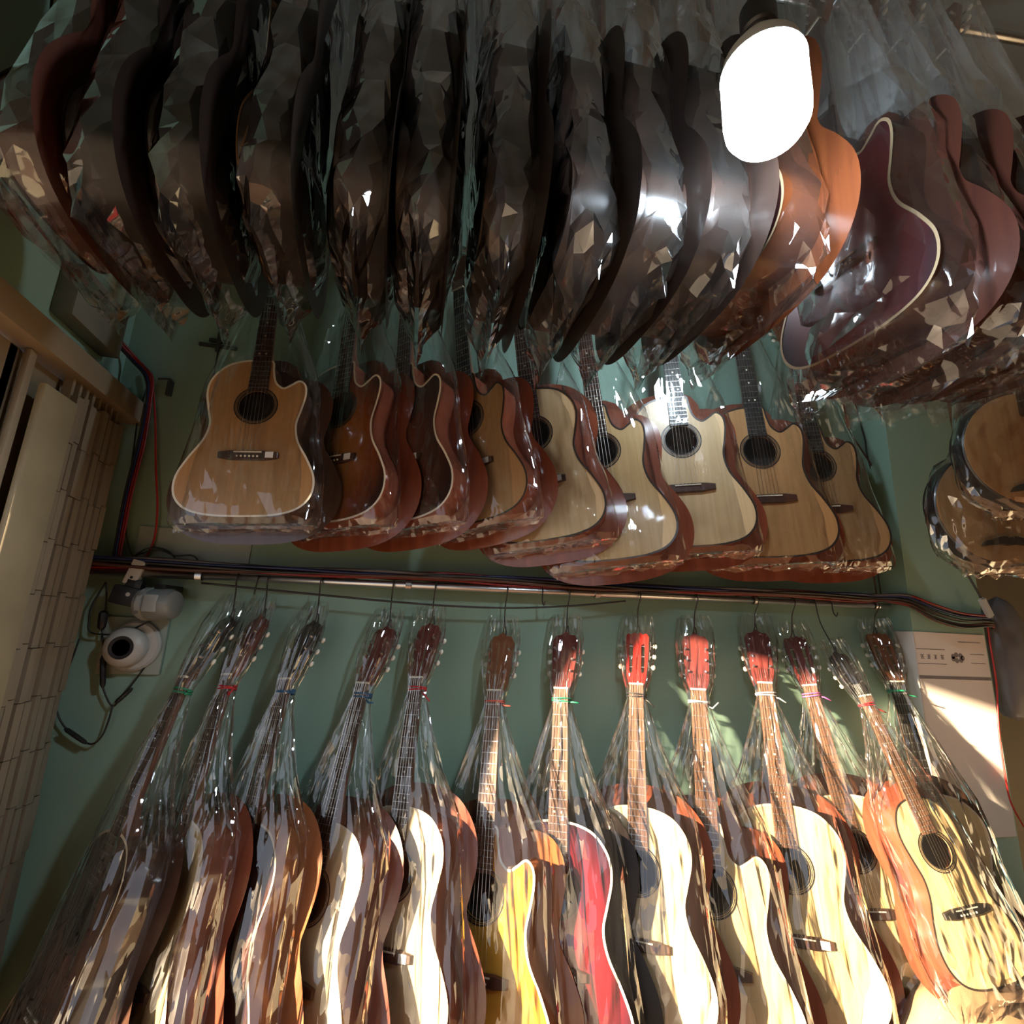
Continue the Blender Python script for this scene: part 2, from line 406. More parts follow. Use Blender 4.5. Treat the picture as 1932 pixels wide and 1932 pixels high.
    # neck, heel, fretboard
    def b_neck():
        bm = bmesh.new(); rings = []; u_end = UBODY + .004
        for i in range(9):
            u = UNUT - .004 + (u_end - UNUT + .004) * i / 8; hw = half_w(u) + .0003; dz = .018 + .004 * i / 8
            if i >= 7: dz += (.010, .040)[i - 7]
            rings.append([bm.verts.new((hw * math.cos(a), .0005 + dz * math.sin(a), -u)) for a in [math.pi * q / 8 for q in range(9)]])
        for A_, B_ in zip(rings, rings[1:]):
            for q in range(8): bm.faces.new((A_[q], A_[q + 1], B_[q + 1], B_[q]))
            bm.faces.new((A_[8], A_[0], B_[0], B_[8]))
        bm.faces.new(rings[0]); bm.faces.new(rings[-1][::-1]); return bm, 50
    part('neck', cached('neck', b_neck), spec.get('neckm', M_NECK), g)
    def b_board():
        bm = bmesh.new(); u0, u1 = UNUT, UNUT + .442; w0, w1 = half_w(u0), half_w(u1)
        vs = [bm.verts.new((sx * w, y, -u)) for u, w in ((u0, w0), (u1, w1)) for y in (.0004, -.0055) for sx in (-1, 1)]
        for f in ((0, 1, 3, 2), (4, 6, 7, 5), (0, 4, 5, 1), (2, 3, 7, 6), (0, 2, 6, 4), (1, 5, 7, 3)): bm.faces.new([vs[i] for i in f])
        return bm, 0
    fb = part('fretboard', cached('board', b_board), spec.get('boardm', M_ROSE), g)
    if spec.get('frets', True):
        def b_fret():
            bm = bmesh.new(); bx(bm, -1, 1, -.0068, -.0054, -.0008, .0008); return bm, 0
        for u in FRET_U:
            f = part('fret', cached('fret', b_fret), M_STEEL, fb); f.location = (0, 0, -u); f.scale = (half_w(u) - .0005, 1, 1)
        def b_dot():
            bm = bmesh.new(); bmesh.ops.create_circle(bm, cap_ends=True, segments=10, radius=.0032, matrix=Matrix.Rotation(math.pi / 2, 4, 'X')); return bm, 0
        if spec.get('dots', True):
            for i, xs in ((5, (0,)), (7, (0,)), (9, (0,)), (12, (-.010, .010))):
                um = (FRET_U[i - 1] + FRET_U[i - 2]) / 2
                for xx in xs:
                    d = part('inlay_dot', cached('dot', b_dot), M_IVORY, fb); d.location = (xx, -.0060, -um)
    def b_nut():
        bm = bmesh.new(); bx(bm, -.0215, .0215, -.0085, .0005, -UNUT, -UNUT + .005); return bm, 0
    part('nut', cached('nut', b_nut), M_IVORY, g)
    if spec.get('strings', True):
        def b_string(i):
            def f():
                bm = bmesh.new(); x0 = -.0175 + .007 * i; x1 = -.0275 + .011 * i
                tube_bm(bm, [(x0 * .9, .006, -UNUT + .05), (x0, -.0088, -UNUT + .002), (x1, -.0118, -UBRIDGE + .006)], .0007 - .00005 * i, 3, cap=False); return bm, 0
            return f
        for i in range(6): part('string', cached('string%d' % i, b_string(i)), M_STR, g)
    # head
    if spec.get('head', True):
        hd = part('headstock', cached('head%d' % slot, lambda: build_head(slot)), spec.get('headm', M_NECK), g)
        for sgn in (-1, 1):
            for i in range(3):
                v = .055 + .036 * i + (.008 if slot else 0)
                tn = part('tuner', cached('tuner%d' % slot, lambda: build_tuner(slot)), M_STEEL, g)
                xx = (.029 if slot else .024) + .003 * i
                tn.matrix_local = HEADM @ Matrix.Translation((sgn * xx, 0, v)) @ (Matrix.Rotation(math.pi, 4, 'Z') @ Matrix.Scale(-1, 4, (0, 1, 0)) if sgn < 0 else Matrix())
                part('tuner_button', cached('button%d' % slot, lambda: build_button(slot)), spec.get('button', M_IVORY), tn)
    return g

def bag_body(dp, k=1.0, top='tied', tail=.06, loose=1.0, tie=.215):
    """profile of a bag round a guitar"""
    e = .012 * loose
    low = [(UBODY + .02, .150 * k + e, -.016 * loose - .004, dp + .008 + e), (UBODY + .11, .165 * k + e, -.016 * loose - .004, dp + .012 + e), (UBODY + .22, .170 * k + e, -.016 * loose - .004, dp + .012 + e), (UBODY + .36, .194 * k + e, -.014 * loose - .004, dp + .012 + e), (UBODY + .44, .196 * k + e, -.012, dp + .012 + e), (UEND + .012, .196 * k + e, -.008, dp + .012), (UEND + .012 + tail * .5, .19 * k, dp * .25, dp * .75), (UEND + .012 + tail, .185 * k, dp * .46, dp * .54)]
    if top == 'tied':
        up = [(-.045, .050, .012, .062), (-.01, .056, .005, .066), (.06, .058, -.008, .058), (.13, .050, -.012, .048), (.185, .034, -.014, .034), (tie, .0275, -.010, .027), (tie + .03, .033, -.013, .031), (.33, .062, -.020, .040), (.43, .102, -.022, .058)]
    elif top == 'neck':   # bag rides up round the neck only
        up = [(.16, .045, -.02, .05), (.22, .06, -.022, .05), (.33, .085, -.022, .05), (.43, .115, -.022, .06)]
    elif top == 'wide':
        up = [(.44, .135, -.026, .10)]
    return up + low
M_TIE = {c: plain('tie_' + c, v, .5) for c, v in dict(green=(.02, .25, .12), red=(.45, .015, .02), blue=(.01, .08, .18), orange=(.6, .12, .08), white=(.6, .6, .58), pink=(.5, .08, .30), black=(.02, .02, .02)).items()}
def tie_on(g, color, seed, u=.215):
    rr = random.Random(seed); pts = []
    for i in range(33):
        a = 2 * math.pi * i / 14
        pts.append((.0295 * math.cos(a), .009 + .0205 * math.sin(a), -u + .005 * math.sin(a * .37 + seed)))
    e = pts[-1]
    pts += [(e[0] + .02, e[1] - .022, -u - .006), (e[0] + .042, e[1] - .03, -u - .012 + rr.uniform(-.012, .012)), (e[0] + .06, e[1] - .03, -u - .02 + rr.uniform(-.02, .02))]
    bm = bmesh.new(); tube_bm(bm, pts, .0022, 5); o = from_bm('bag_tie', bm, M_TIE[color], g, 180); o['label'] = color + ' string tying the bag'
    return o

SPRUCE = wood('spruce_pale', (.60, .42, .22), (.72, .54, .31))
SPRUCE2 = wood('spruce_yellow', (.58, .39, .17), (.70, .50, .25))
CEDAR = wood('cedar_honey', (.42, .22, .085), (.52, .29, .12))
TAN = wood('tan_mahogany', (.36, .21, .09), (.45, .27, .125))
ASH = wood('striped_ash', (.50, .34, .14), (.72, .54, .28), across=26, along=1.3)
AMBER = burst('burst_amber', (.78, .43, .055), (.68, .29, .03), (.30, .08, .012))
TOBAC = burst('burst_tobacco', (.42, .15, .022), (.20, .045, .010), (.022, .006, .005))
DARKR = burst('burst_dark_brown', (.11, .030, .014), (.06, .014, .009), (.02, .006, .006))
WINE = burst('burst_wine', (.20, .006, .014), (.15, .005, .012), (.03, .003, .010))
REDB = burst('burst_red_brown', (.16, .022, .012), (.10, .012, .011), (.022, .006, .009), .4)
S_RED = wood('side_red_mahogany', (.17, .042, .022), (.27, .075, .036), .22, .6, 30, 1.5)
S_ORANGE = wood('side_orange_mahogany', (.28, .085, .028), (.40, .135, .045), .22, .6, 30, 1.5)
S_DARK = wood('side_dark', (.008, .005, .004), (.018, .009, .006), .32, .0, 30, 1.5)
S_DRED = wood('side_dark_red', (.045, .014, .010), (.080, .026, .016), .25, .3, 30, 1.5)
S_DARKB = wood('side_dark_brown', (.05, .022, .013), (.085, .036, .02), .22, .6, 30, 1.5)
S_BURST = wood('side_burst_orange', (.055, .014, .005), (.10, .027, .008), .25, .3, 30, 1.5)
HEAD_RED = plain('head_red', (.42, .020, .016), .25, coat=.6)
HEAD_DR = plain('head_dark_red', (.13, .022, .018), .3, coat=.5)
HEAD_BK = plain('head_black', (.012, .011, .012), .25, coat=.5)
HEAD_OR = plain('head_orange_brown', (.22, .075, .03), .3, coat=.5)
WALNUT = wood('board_walnut', (.12, .055, .030), (.20, .10, .06), .4, .1)

def place(head_px, hole_px, Yh, Yb):
    A = at(head_px[0], head_px[1], Yh); P = at(hole_px[0], hole_px[1], Yb)
    return A, P, (A - P).length / UHOLE

def hx(deg): a = math.radians(deg); return Vector((math.cos(a), -math.sin(a), 0))

# --- lower row, on hooks under the pipe
LOW = [
 # name, head px, hole px, Yhead, Yhole, yaw, spec, tie, label, short
 ('acoustic_guitar', (405, 1148), (152, 1730), 1.555, 1.40, 52, dict(top=DARKR, side=S_DARKB, headm=HEAD_BK), 'green', 'dark guitar in a tied plastic bag beside the folding gate, its neck almost edge-on', 'darkest bagged guitar'),
 ('acoustic_guitar', (468, 1150), (302, 1690), 1.555, 1.41, 48, dict(top=SPRUCE2, side=S_RED, headm=HEAD_DR, rosette=M_EBONY), 'red', 'pale-topped guitar with red head and wide red-brown side, bag tied with bright red string', 'red-headed guitar near the gate'),
 ('acoustic_guitar', (572, 1160), (432, 1690), 1.555, 1.41, 44, dict(top=DARKR, side=S_ORANGE, headm=HEAD_BK), 'blue', 'dark-faced guitar with black head and white tuner buttons, bag tied with blue string', 'black-headed guitar'),
 ('acoustic_guitar', (715, 1170), (585, 1690), 1.555, 1.41, 40, dict(top=SPRUCE, side=S_RED, headm=HEAD_DR), 'blue', 'pale spruce guitar with tilted dark neck and only its outer half in sunlight', 'tilted dark-necked guitar'),
 ('acoustic_guitar', (800, 1165), (742, 1650), 1.555, 1.42, 36, dict(top=SPRUCE, side=S_RED, headm=HEAD_DR, sticker=True, pins=False, boardm=M_ROSE), 'red', 'pale spruce guitar with a price sticker on its bridge, red string trailing from its neck', 'guitar with red trailing string'),
 ('acoustic_guitar', (940, 1185), (908, 1690), 1.555, 1.42, 33, dict(top=AMBER, side=S_ORANGE, cut=True, headm=HEAD_OR, boardm=WALNUT, bind=M_BINDW), 'orange', 'amber yellow cutaway guitar glowing in the sun', 'amber guitar'),
 ('acoustic_guitar', (1062, 1183), (1050, 1680), 1.555, 1.42, 32, dict(top=WINE, side=S_DARK, headm=HEAD_DR, boardm=WALNUT, bind=M_BINDW), 'green', 'wine red guitar with pale binding along its edge', 'wine red guitar'),
 ('classical_guitar', (1200, 1183), (1203, 1642), 1.555, 1.425, 31, dict(top=SPRUCE, side=S_RED, slot=True, headm=HEAD_RED, boardm=WALNUT, dots=False, pins=False), 'black', 'pale classical guitar with a bright red slotted head, brightest in the sunlight', 'bright red slotted head'),
 ('acoustic_guitar', (1310, 1185), (1342, 1680), 1.555, 1.425, 30, dict(top=SPRUCE2, side=S_RED, cut=True, headm=HEAD_DR, boardm=WALNUT), 'white', 'yellowish cutaway guitar with a dark pointed head in the lower row', 'pointed dark head'),
 ('acoustic_guitar', (1428, 1180), (1490, 1638), 1.555, 1.425, 29, dict(top=ASH, side=S_RED, headm=HEAD_DR, boardm=WALNUT, sticker=True, pins=False), 'white', 'guitar with boldly striped yellow top and a white sticker by its bridge', 'striped guitar'),
 ('classical_guitar', (1500, 1193), (1612, 1605), 1.555, 1.435, 28, dict(top=SPRUCE2, side=S_RED, slot=True, headm=HEAD_DR, boardm=WALNUT, dots=False, pins=False), 'pink', 'classical guitar with dark red slotted head half behind the small bagged guitar', 'dark red slotted head'),
 ('classical_guitar', (1663, 1185), (1778, 1605), 1.555, 1.43, 20, dict(top=SPRUCE2, side=S_DARKB, slot=True, headm=HEAD_OR, boardm=M_EBONY, dots=False, pins=False), 'green', 'classical guitar with brown slotted head hanging behind the small bagged guitar near the pillar', 'brown slotted head'),
]
G_LOW = 'guitars hanging under the pipe'
HEADS = []
for i, (nm, hp, bp_, Yh, Yb, yaw, spec, tcol, lab, short) in enumerate(LOW):
    A, P, s = place(hp, bp_, Yh, Yb)
    g = guitar(nm, lab, spec, A - P, hx(yaw), P, s, G_LOW)
    make_bag(g, bag_body(spec.get('depth', .076)), 100 + i, FILM_M if i == 0 else FILM, na=40, nu=18, amp=.013, jit=.25, pleat=.0045, rj=.22, k1=1.8)
    tie_on(g, tcol, i)
    HEADS.append((g, short))
# small guitar in front at the pillar
A, P, s = place((1588, 1222), (1768, 1605), 1.47, 1.29)
spec = dict(top=SPRUCE2, side=S_RED, headm=HEAD_BK, boardm=WALNUT, dots=False, depth=.072, k=.76, bind=M_BINDK, bridgem=M_EBONY)
g = guitar('small_guitar', 'small pale guitar with black head in a tall loose bag tied with red string', spec, A - P, hx(8), P, s, G_LOW)
make_bag(g, bag_body(.072, k=.8, loose=1.6, tail=.10), 130, FILM, na=40, nu=18, amp=.013, jit=.25, pleat=.005, rj=.22, k1=1.8); tie_on(g, 'red', 31)
HEADS.append((g, 'small black-headed guitar'))

# --- middle row, hung out from the wall
MID = [
 ((531, 620), (483, 765), (452, 973), 1.345, 7, dict(top=CEDAR, side=S_DARKB, cut=True, bind=M_BINDW, sticker=True), 'honey coloured cutaway guitar with six white bridge pins, first of the middle row'),
 ((655, 640), (640, 772), (610, 985), 1.44, 35, dict(top=TOBAC, side=S_RED, cut=True, bind=M_BINDW, sticker=True), 'orange and black sunburst guitar in the middle row'),
 ((765, 620), (757, 775), (745, 985), 1.44, 40, dict(top=DARKR, side=S_RED, cut=True, bind=M_BINDW, sticker=True), 'dark brown cutaway guitar with pale edge binding in the middle row'),
 ((873, 600), (882, 790), (895, 985), 1.42, 42, dict(top=TAN, side=S_RED, cut=True, bind=M_BINDK, boardm=M_EBONY, sticker=True, pins=False), 'tan guitar with shiny crumpled film over its red side in the middle row'),
 ((985, 650), (1006, 818), (1030, 1018), 1.43, 26, dict(top=SPRUCE, side=S_RED, bind=M_BINDK, sticker=True, pins=False), 'pale spruce guitar without cutaway in the middle row'),
 ((1112, 660), (1133, 850), (1162, 1055), 1.43, 23, dict(top=SPRUCE2, side=S_RED, cut=True, bind=M_BINDK, pins=False), 'light yellow cutaway guitar hanging lowest in the middle row'),
 ((1268, 690), (1285, 830), (1312, 1030), 1.43, 19, dict(top=SPRUCE, side=S_RED, cut=True, bind=M_BINDK, boardm=M_EBONY, pins=False), 'whitish guitar with ringed sound hole and folded film below its bridge'),
 ((1405, 690), (1434, 850), (1470, 1050), 1.45, 17, dict(top=CEDAR, side=S_RED, cut=True, bind=M_BINDK, boardm=M_EBONY, pins=False), 'orange-brown cutaway guitar with a black fretboard between whitish and tan guitars'),
 ((1518, 740), (1544, 878), (1583, 1058), 1.485, 15, dict(top=TAN, side=S_RED, cut=True, bind=M_BINDK, boardm=M_EBONY, pins=False), 'dull tan cutaway guitar, nearest the pillar in the middle row'),
]
G_MID = 'guitars in the middle row'
for i, (np_, hp, bp_, Y, yaw, spec, lab) in enumerate(MID):
    P = at(hp[0], hp[1], Y); Q = at(np_[0], np_[1], Y + .02)
    Bt = at(bp_[0], bp_[1], Y - .03)
    s = (P - Bt).length / (UEND - UHOLE); s = min(max(s, .86), 1.14)
    spec = dict(spec); spec.setdefault('neckm', M_NECK)
    g = guitar('acoustic_guitar', lab, spec, P - Bt, hx(yaw), P, s, G_MID)
    make_bag(g, bag_body(.076, top='neck', tail=.022, loose=.6), 200 + i, FILM_M, amp=.009, rj=.25, na=40, nu=20, jit=.2, k1=1.6)

# --- top row, edge-on to the wall, hung from the ceiling
# rib middle in the photo (at y=350), body bottom, distance of the near rib
TPOS = [((-25, 400), (90, 515), 0.760), ((140, 350), (265, 545), 0.750), ((295, 350), (410, 550), 0.740), ((475, 350), (545, 553), 0.730), ((668, 350), (685, 578), 0.710), ((801, 350), (815, 602), 0.685), ((975, 350), (950, 630), 0.660),
        ((1118, 350), (1075, 638), 0.645), ((1247, 350), (1205, 648), 0.630), ((1375, 350), (1330, 655), 0.610), ((1517, 350), (1470, 658), 0.590), ((1800, 450), (1560, 690), 0.575), ((1905, 480), (1690, 714), 0.570), ((2000, 520), (1800, 716), 0.570), ((2110, 540), (1900, 716), 0.570)]
TSPEC = [dict(top=DARKR, side=S_DRED, bind=M_BINDK)] + [dict(top=DARKR, side=S_DARK, bind=M_BIND if k_ == 2 else M_BINDK) for k_ in range(9)] + [
 dict(top=DARKR, side=S_BURST, bind=M_BINDT)] + [dict(top=REDB, side=S_DRED, back=S_DRED, cut=True, bind=M_BINDT) for k_ in range(4)]
TLAB = ['red-brown guitar side at the far end of the ceiling row, over the gate', 'dark bagged guitar second from the gate in the ceiling row', 'dark bagged guitar third from the gate in the ceiling row',
 'dark guitar with two tan binding lines edging its side in the ceiling row', 'dark bagged guitar just after the tan-lined one in the ceiling row', 'dark bagged guitar second after the tan-lined one in the ceiling row',
 'dark bagged guitar sixth counting from the lamp side of the ceiling row', 'dark bagged guitar third before the orange one in the ceiling row', 'dark bagged guitar second before the orange one in the ceiling row', 'dark bagged guitar directly before the orange one, beneath the lamp',
 'orange sunburst guitar side hanging right behind the bright lamp', 'dark red cutaway guitar showing its broad face beyond the lamp', 'red guitar behind the broad dark red one in the ceiling row', 'orange-sided guitar fourth beyond the lamp in the ceiling row', 'orange-sided guitar at the far end of the ceiling row, cut off by the picture edge']
TLAB[12:] = ['dark red guitar directly beyond the broad-faced cutaway one in the ceiling row', 'dark red guitar second beyond the broad-faced cutaway one in the ceiling row', 'dark red guitar third beyond the broad-faced cutaway one, cut off by the picture edge']
TLAB[6] = 'dark bagged guitar fourth before the orange one in the ceiling row'
G_TOP = 'guitars hanging from the ceiling'
for i, ((mp_, bp_, yn), spec) in enumerate(zip(TPOS, TSPEC)):
    spec = dict(spec, frets=False, strings=False, depth=.086)
    s = .97; yc = yn + .183 * s
    x = at(mp_[0], mp_[1], yn).x; zb = at(bp_[0], bp_[1], yc + .07).z + (.045 if i < 7 else .03 if i < 11 else .012)
    P = Vector((x - .043 * s, yc, zb + (UEND - UHOLE) * s))
    za = Vector((rnd.uniform(-.015, .015), rnd.uniform(-.015, .015), 1))
    g = guitar('acoustic_guitar', TLAB[i], spec, za, hx(90 + rnd.uniform(-2, 2)), P, s, G_TOP)
    make_bag(g, bag_body(.086, top='wide', tail=.085, loose=.9), 300 + i, FILM_T, amp=.014, na=20, nu=16, k1=1.5, k2=3, rj=.42)
    hd_ = make_bag(g, [(-.06, .050, -.025, .075), (.06, .075, -.04, .085), (.22, .095, -.04, .085), (.36, .115, -.032, .09), (.47, .138, -.027, .10)], 340 + i, FILM_H, amp=.014, na=30, nu=10, jit=.2, pleat=.006, rj=.2)
    hd_.name = 'bag_hood'; hd_['label'] = 'gathered hazy upper end of the bag'
for nm, y, y1, z, z1, lab in (('hanging_rail', .97, .55, 3.07, 3.10, 'steel rail under the ceiling carrying the ceiling row'), ('hanging_rail', 1.56, 1.56, 2.80, 2.80, 'steel rail behind the ceiling row carrying the middle row')):
    tag(tube(nm, [(XL, y, z), (3.5, y1, z1)], .012, M_STEEL, n=10, smooth_n=0), lab, 'rail', 'hanging rails')

# --- moon lutes near the pillar
def moon_lute(center, r, lab, mat, tilt, group):
    g = empty('moon_lute', center); g.rotation_euler = (0, tilt[1], tilt[0])
    tag(g, lab, 'lute', group)
    RX = Matrix.Rotation(math.pi / 2, 4, 'X')   # local z -> -y : face toward -y
    lathe('body', [(r * .96, -.065), (r, -.060), (r, -.004), (r * .98, -.0005)], M_EBONY, g, RX, 48)
    lathe('soundboard', [(r * .975, -.001), (r * .972, .0015)], mat, g, RX, 48)
    bm = bmesh.new(); P = catmull([(-.075, -.128), (-.062, -.112), (-.040, -.106), (-.018, -.098), (0, -.101), (.018, -.098), (.040, -.106), (.062, -.112), (.075, -.128), (.050, -.126), (.02, -.122), (0, -.126), (-.02, -.122), (-.050, -.126), (-.075, -.128)], 3)[:-1]
    fill_bm(bm, [P], -.016); strip_bm(bm, P, -.016, P, -.0015); bmesh.ops.remove_doubles(bm, verts=bm.verts, dist=1e-5)
    from_bm('bridge', bm, M_EBONY, g)
    bm = bmesh.new(); bx(bm, -.017, .017, -.012, .018, r * .55, r + .42); bmesh.ops.bevel(bm, geom=bm.edges[:], offset=.004, segments=2, affect='EDGES'); from_bm('neck', bm, S_DARKB, g, 40)
    bm = bmesh.new(); bx(bm, -.024, .024, -.006, .026, r + .42, r + .56); bmesh.ops.bevel(bm, geom=bm.edges[:], offset=.006, segments=2, affect='EDGES'); from_bm('headstock', bm, S_DARKB, g, 40)
    for k in range(8):
        zf = r + .36 - k * .045
        bm = bmesh.new(); bx(bm, -.016, .016, -.024, -.011, zf - .0035, zf + .0035); from_bm('fret', bm, M_IVORY, g)
    for k in range(2):
        bm = bmesh.new(); xx = -.007 + .014 * k; tube_bm(bm, [(xx, -.026, r + .42), (xx, -.019, -.105)], .0007, 3, False); from_bm('string', bm, M_STR, g)
    for k in range(4):
        sg = -1 if k % 2 else 1; zz = r + .455 + .06 * (k // 2)
        bm = bmesh.new(); tube_bm(bm, [(sg * .02, .01, zz), (sg * .055, .01, zz), (sg * .085, .01, zz)], [.004, .006, .009], 8); from_bm('tuner', bm, M_EBONY, g, 50)
    # bag
    prof = [(-(r + .50), .045, -.03, .04), (-(r + .25), .07, -.035, .045), (-(r * 1.05), .10, -.035, .06), (-r * .7, r * .86, -.03, .075), (0, r + .014, -.028, .08), (r * .75, r * .86 + .03, -.028, .08), (r * 1.04, r * .75, -.01, .05), (r * 1.18, r * .70, .018, .026)]
    make_bag(g, prof, int(r * 1000) + len(lab), FILM, amp=.013)
    return g
moon_lute(at(1888, 955, 1.20), .185, 'round moon lute with greyish face hanging lower beside the pillar', TAN, (math.radians(-20), 0), 'moon lutes by the pillar')
moon_lute(at(1948, 845, 1.02), .170, 'round moon lute with golden face overlapping the lower one beside the pillar', CEDAR, (math.radians(-22), 0), 'moon lutes by the pillar')

# ------------------------------------------------------------------ pipe, hooks, cables
ZP = lambda x: 1.612 + .016 * (x + .8)
YPIPE = D - .055
tag(tube('steel_pipe', [(-.84, YPIPE, ZP(-.84)), (1.76, YPIPE, ZP(1.76))], .011, M_STEEL, n=12, smooth_n=0), 'long steel pipe along the green wall with cables lying on it', 'pipe')
for x in (-.55, .02, .62, 1.2, 1.7):
    b = empty('pipe_clamp', (x, YPIPE, ZP(x)))
    tag(b, {-.55: 'pipe clamp nearest the folding gate', .02: 'pipe clamp above the guitar with red trailing string', .62: 'pipe clamp above the wine red guitar', 1.2: 'pipe clamp above the striped guitar', 1.7: 'pipe clamp beside the pillar'}[x], 'clamp', 'clamps holding the pipe')
    lathe('ring', [(.0125, -.008), (.0155, -.008), (.0155, .008), (.0125, .008), (.0125, -.008)], M_STEEL, b, Matrix.Rotation(math.pi / 2, 4, 'Y'), 16)
    box('arm', -.005, .005, .013, .055, -.004, .004, M_STEEL, b)
bpy.context.view_layer.update()
for g, short in HEADS:
    top = g.matrix_world @ Vector((0, .05, -.004))
    z = ZP(top.x)
    pts = [(top.x + .004, YPIPE + .012, z - .004), (top.x + .003, YPIPE + .004, z + .0135), (top.x + .002, YPIPE - .010, z + .010), (top.x + .001, YPIPE - .0145, z - .008), (top.x, YPIPE * .6 + top.y * .4, (z + top.z) / 2 + .01), (top.x, top.y, top.z + .012), (top.x - .006, top.y, top.z - .006), (top.x - .001, top.y - .006, top.z - .012), (top.x + .006, top.y - .003, top.z - .003), (top.x + .004, top.y, top.z + .02)]
    tag(tube('wire_hook', pts, .0021, M_DWIRE, n=5, smooth_n=5), 'black wire hook holding the ' + short, 'hook', 'wire hooks on the pipe')
for px_ in (487, 1022, 1560):
    q = at(px_, 1110, YPIPE); z = ZP(q.x)
    tag(tube('wire_hook', [(q.x, YPIPE + .012, z), (q.x, YPIPE, z + .0135), (q.x, YPIPE - .0145, z), (q.x - .002, YPIPE - .02, z - .03), (q.x, YPIPE - .03, z - .045), (q.x + .003, YPIPE - .035, z - .03)], .0021, M_DWIRE, n=5),
        {487: 'empty black wire hook near the red-headed guitar', 1022: 'empty black wire hook between amber and wine red guitars', 1560: 'empty black wire hook near the pillar end of the pipe'}[px_], 'hook', 'wire hooks on the pipe')
M_CB = plain('cable_blue', (.010, .018, .09), .4); M_CR = plain('cable_red', (.20, .010, .010), .4); M_CG = plain('cable_grey', (.10, .09, .09), .5); M_CBR = plain('cable_brown', (.07, .025, .015), .5); M_CRB = plain('cable_bright_red', (.42, .02, .015), .4)
cm = [('black', M_DWIRE), ('blue', M_CB), ('dark red', M_CR), ('grey', M_CG), ('blue', M_CB), ('black', M_DWIRE), ('brown', M_CBR), ('dark red', M_CR), ('black', M_DWIRE), ('brown', M_CBR)]
for i, (cn, mt) in enumerate(cm):
    a = 2 * math.pi * i / len(cm); pts = []
    rc = .013
    for k in range(16):
        x = -.83 + k * .164; ph = a + .5 * math.sin(k * .9 + i) ; rr2 = rc * (.8 + .35 * math.sin(k * 1.7 + 2 * i))
        pts.append((x, YPIPE - .006 + rr2 * math.cos(ph), ZP(x) + .026 + rr2 * math.sin(ph)))
    # over the pillar and sagging to the right
    spread = .022 * math.sin(a)
    pts += [(1.70, YPIPE - .01, ZP(1.7) + .028 + spread * .5), (1.775, YP - .02, 1.672 + spread * .9), (1.86, YP - .028 - .006 * (i % 3), 1.635 + spread * 1.3), (1.98, YP - .028 - .006 * (i % 3), 1.612 + spread * 1.2), (2.12, YP - .03, 1.615 + spread * .8), (2.30, YP + .1, 1.61 + spread), (2.60, D + .22, 1.60 + spread)]
    tag(tube('cable', pts, .0042 if i % 3 else .0055, mt, n=6, smooth_n=4), cn + ' cable in the bundle lying along the pipe', 'cable', 'cables bundled on the pipe')
def cable(lab, px_pts, Y, r, mat, group=None):
    pts = [at(p[0], p[1], p[2] if len(p) > 2 else Y) for p in px_pts]
    return tag(tube('cable', pts, r, mat, n=6, smooth_n=6), lab, 'cable', group)
cable('thin black cable sagging in front of the pipe', [(380, 1100), (600, 1122), (800, 1140), (950, 1147), (1080, 1143), (1180, 1134)], YPIPE - .02, .003, M_DWIRE)
cable('thin dark cable looping above the bundle', [(560, 1095), (650, 1090), (720, 1102), (830, 1100), (960, 1108)], D - .03, .002, M_CBR)
cable('thin black cable rippling above the bundle near the pillar', [(1380, 1128), (1420, 1120), (1470, 1126), (1520, 1122), (1560, 1128), (1650, 1120)], D - .02, .002, M_DWIRE)
# corner wires
for k, (dx, mt, lab) in enumerate(((0, M_CR, 'dark red wire in the bundle hanging down the corner'), (-5, M_CB, 'blue wire in the bundle hanging down the corner'), (-9, M_DWIRE, 'black wire in the bundle hanging down the corner'), (4, M_CR, 'second dark red wire in the corner bundle'))):
    cable(lab, [(118 + dx, 522 - k * 3, 1.40), (165 + dx, 566 - 2 * k, 1.46), (205 + dx, 625 - 2 * k, 1.53), (255 + dx, 678, 1.60), (283 + dx, 712, 1.60), (282 + dx * .6, 760, 1.61), (268 + dx, 840, 1.61), (245 + dx, 930, 1.61), (226 + dx, 1030, 1.61), (221 + dx, 1072, 1.60)], 1.6, .0035, mt, 'wires in the corner')
cable('thin bright red cord dropping to the white socket', [(286, 705), (293, 790), (294, 880), (297, 960), (290, 1020), (272, 1056), (266, 1066)], D - .015, .003, M_CRB)
cable('thin black wire bowing down the wall behind the corner bundle', [(280, 725), (262, 780), (252, 850), (244, 920), (238, 1000), (246, 1040), (258, 1062)], D - .02, .0022, M_DWIRE)
cable('black wire arching over the white socket to the bundle', [(213, 1085), (240, 1062), (270, 1038), (300, 1034), (325, 1046), (338, 1075)], D - .03, .0024, M_DWIRE)
cable('black wire with square bend above the bundle', [(230, 1068), (262, 1046), (300, 1038), (330, 1048), (362, 1048), (374, 1060), (374, 1082)], D - .03, .0024, M_DWIRE)
cable('thin black cable down the wall beside the pillar', [(1608, 740), (1620, 790), (1632, 830), (1636, 860), (1648, 905), (1652, 960), (1652, 1040), (1662, 1122)], D - .012, .003, M_DWIRE)
cable('thin brown cable crossing the black one beside the pillar', [(1592, 760), (1602, 810), (1626, 850), (1650, 890), (1662, 950), (1656, 1010), (1648, 1070), (1654, 1122)], D - .018, .003, M_CBR)
cable('black lead running from the bundle down past the plug adaptor', [(200, 1100), (201, 1125), (199, 1148), (196, 1158)], D - .03, .0022, M_DWIRE)
cable('black lead looping from the plug adaptor under the camera', [(192, 1186), (194, 1215), (197, 1240), (193, 1272), (195, 1300), (212, 1332), (230, 1312), (250, 1290), (275, 1255), (292, 1222), (297, 1205)], D - .02, .0024, M_DWIRE)
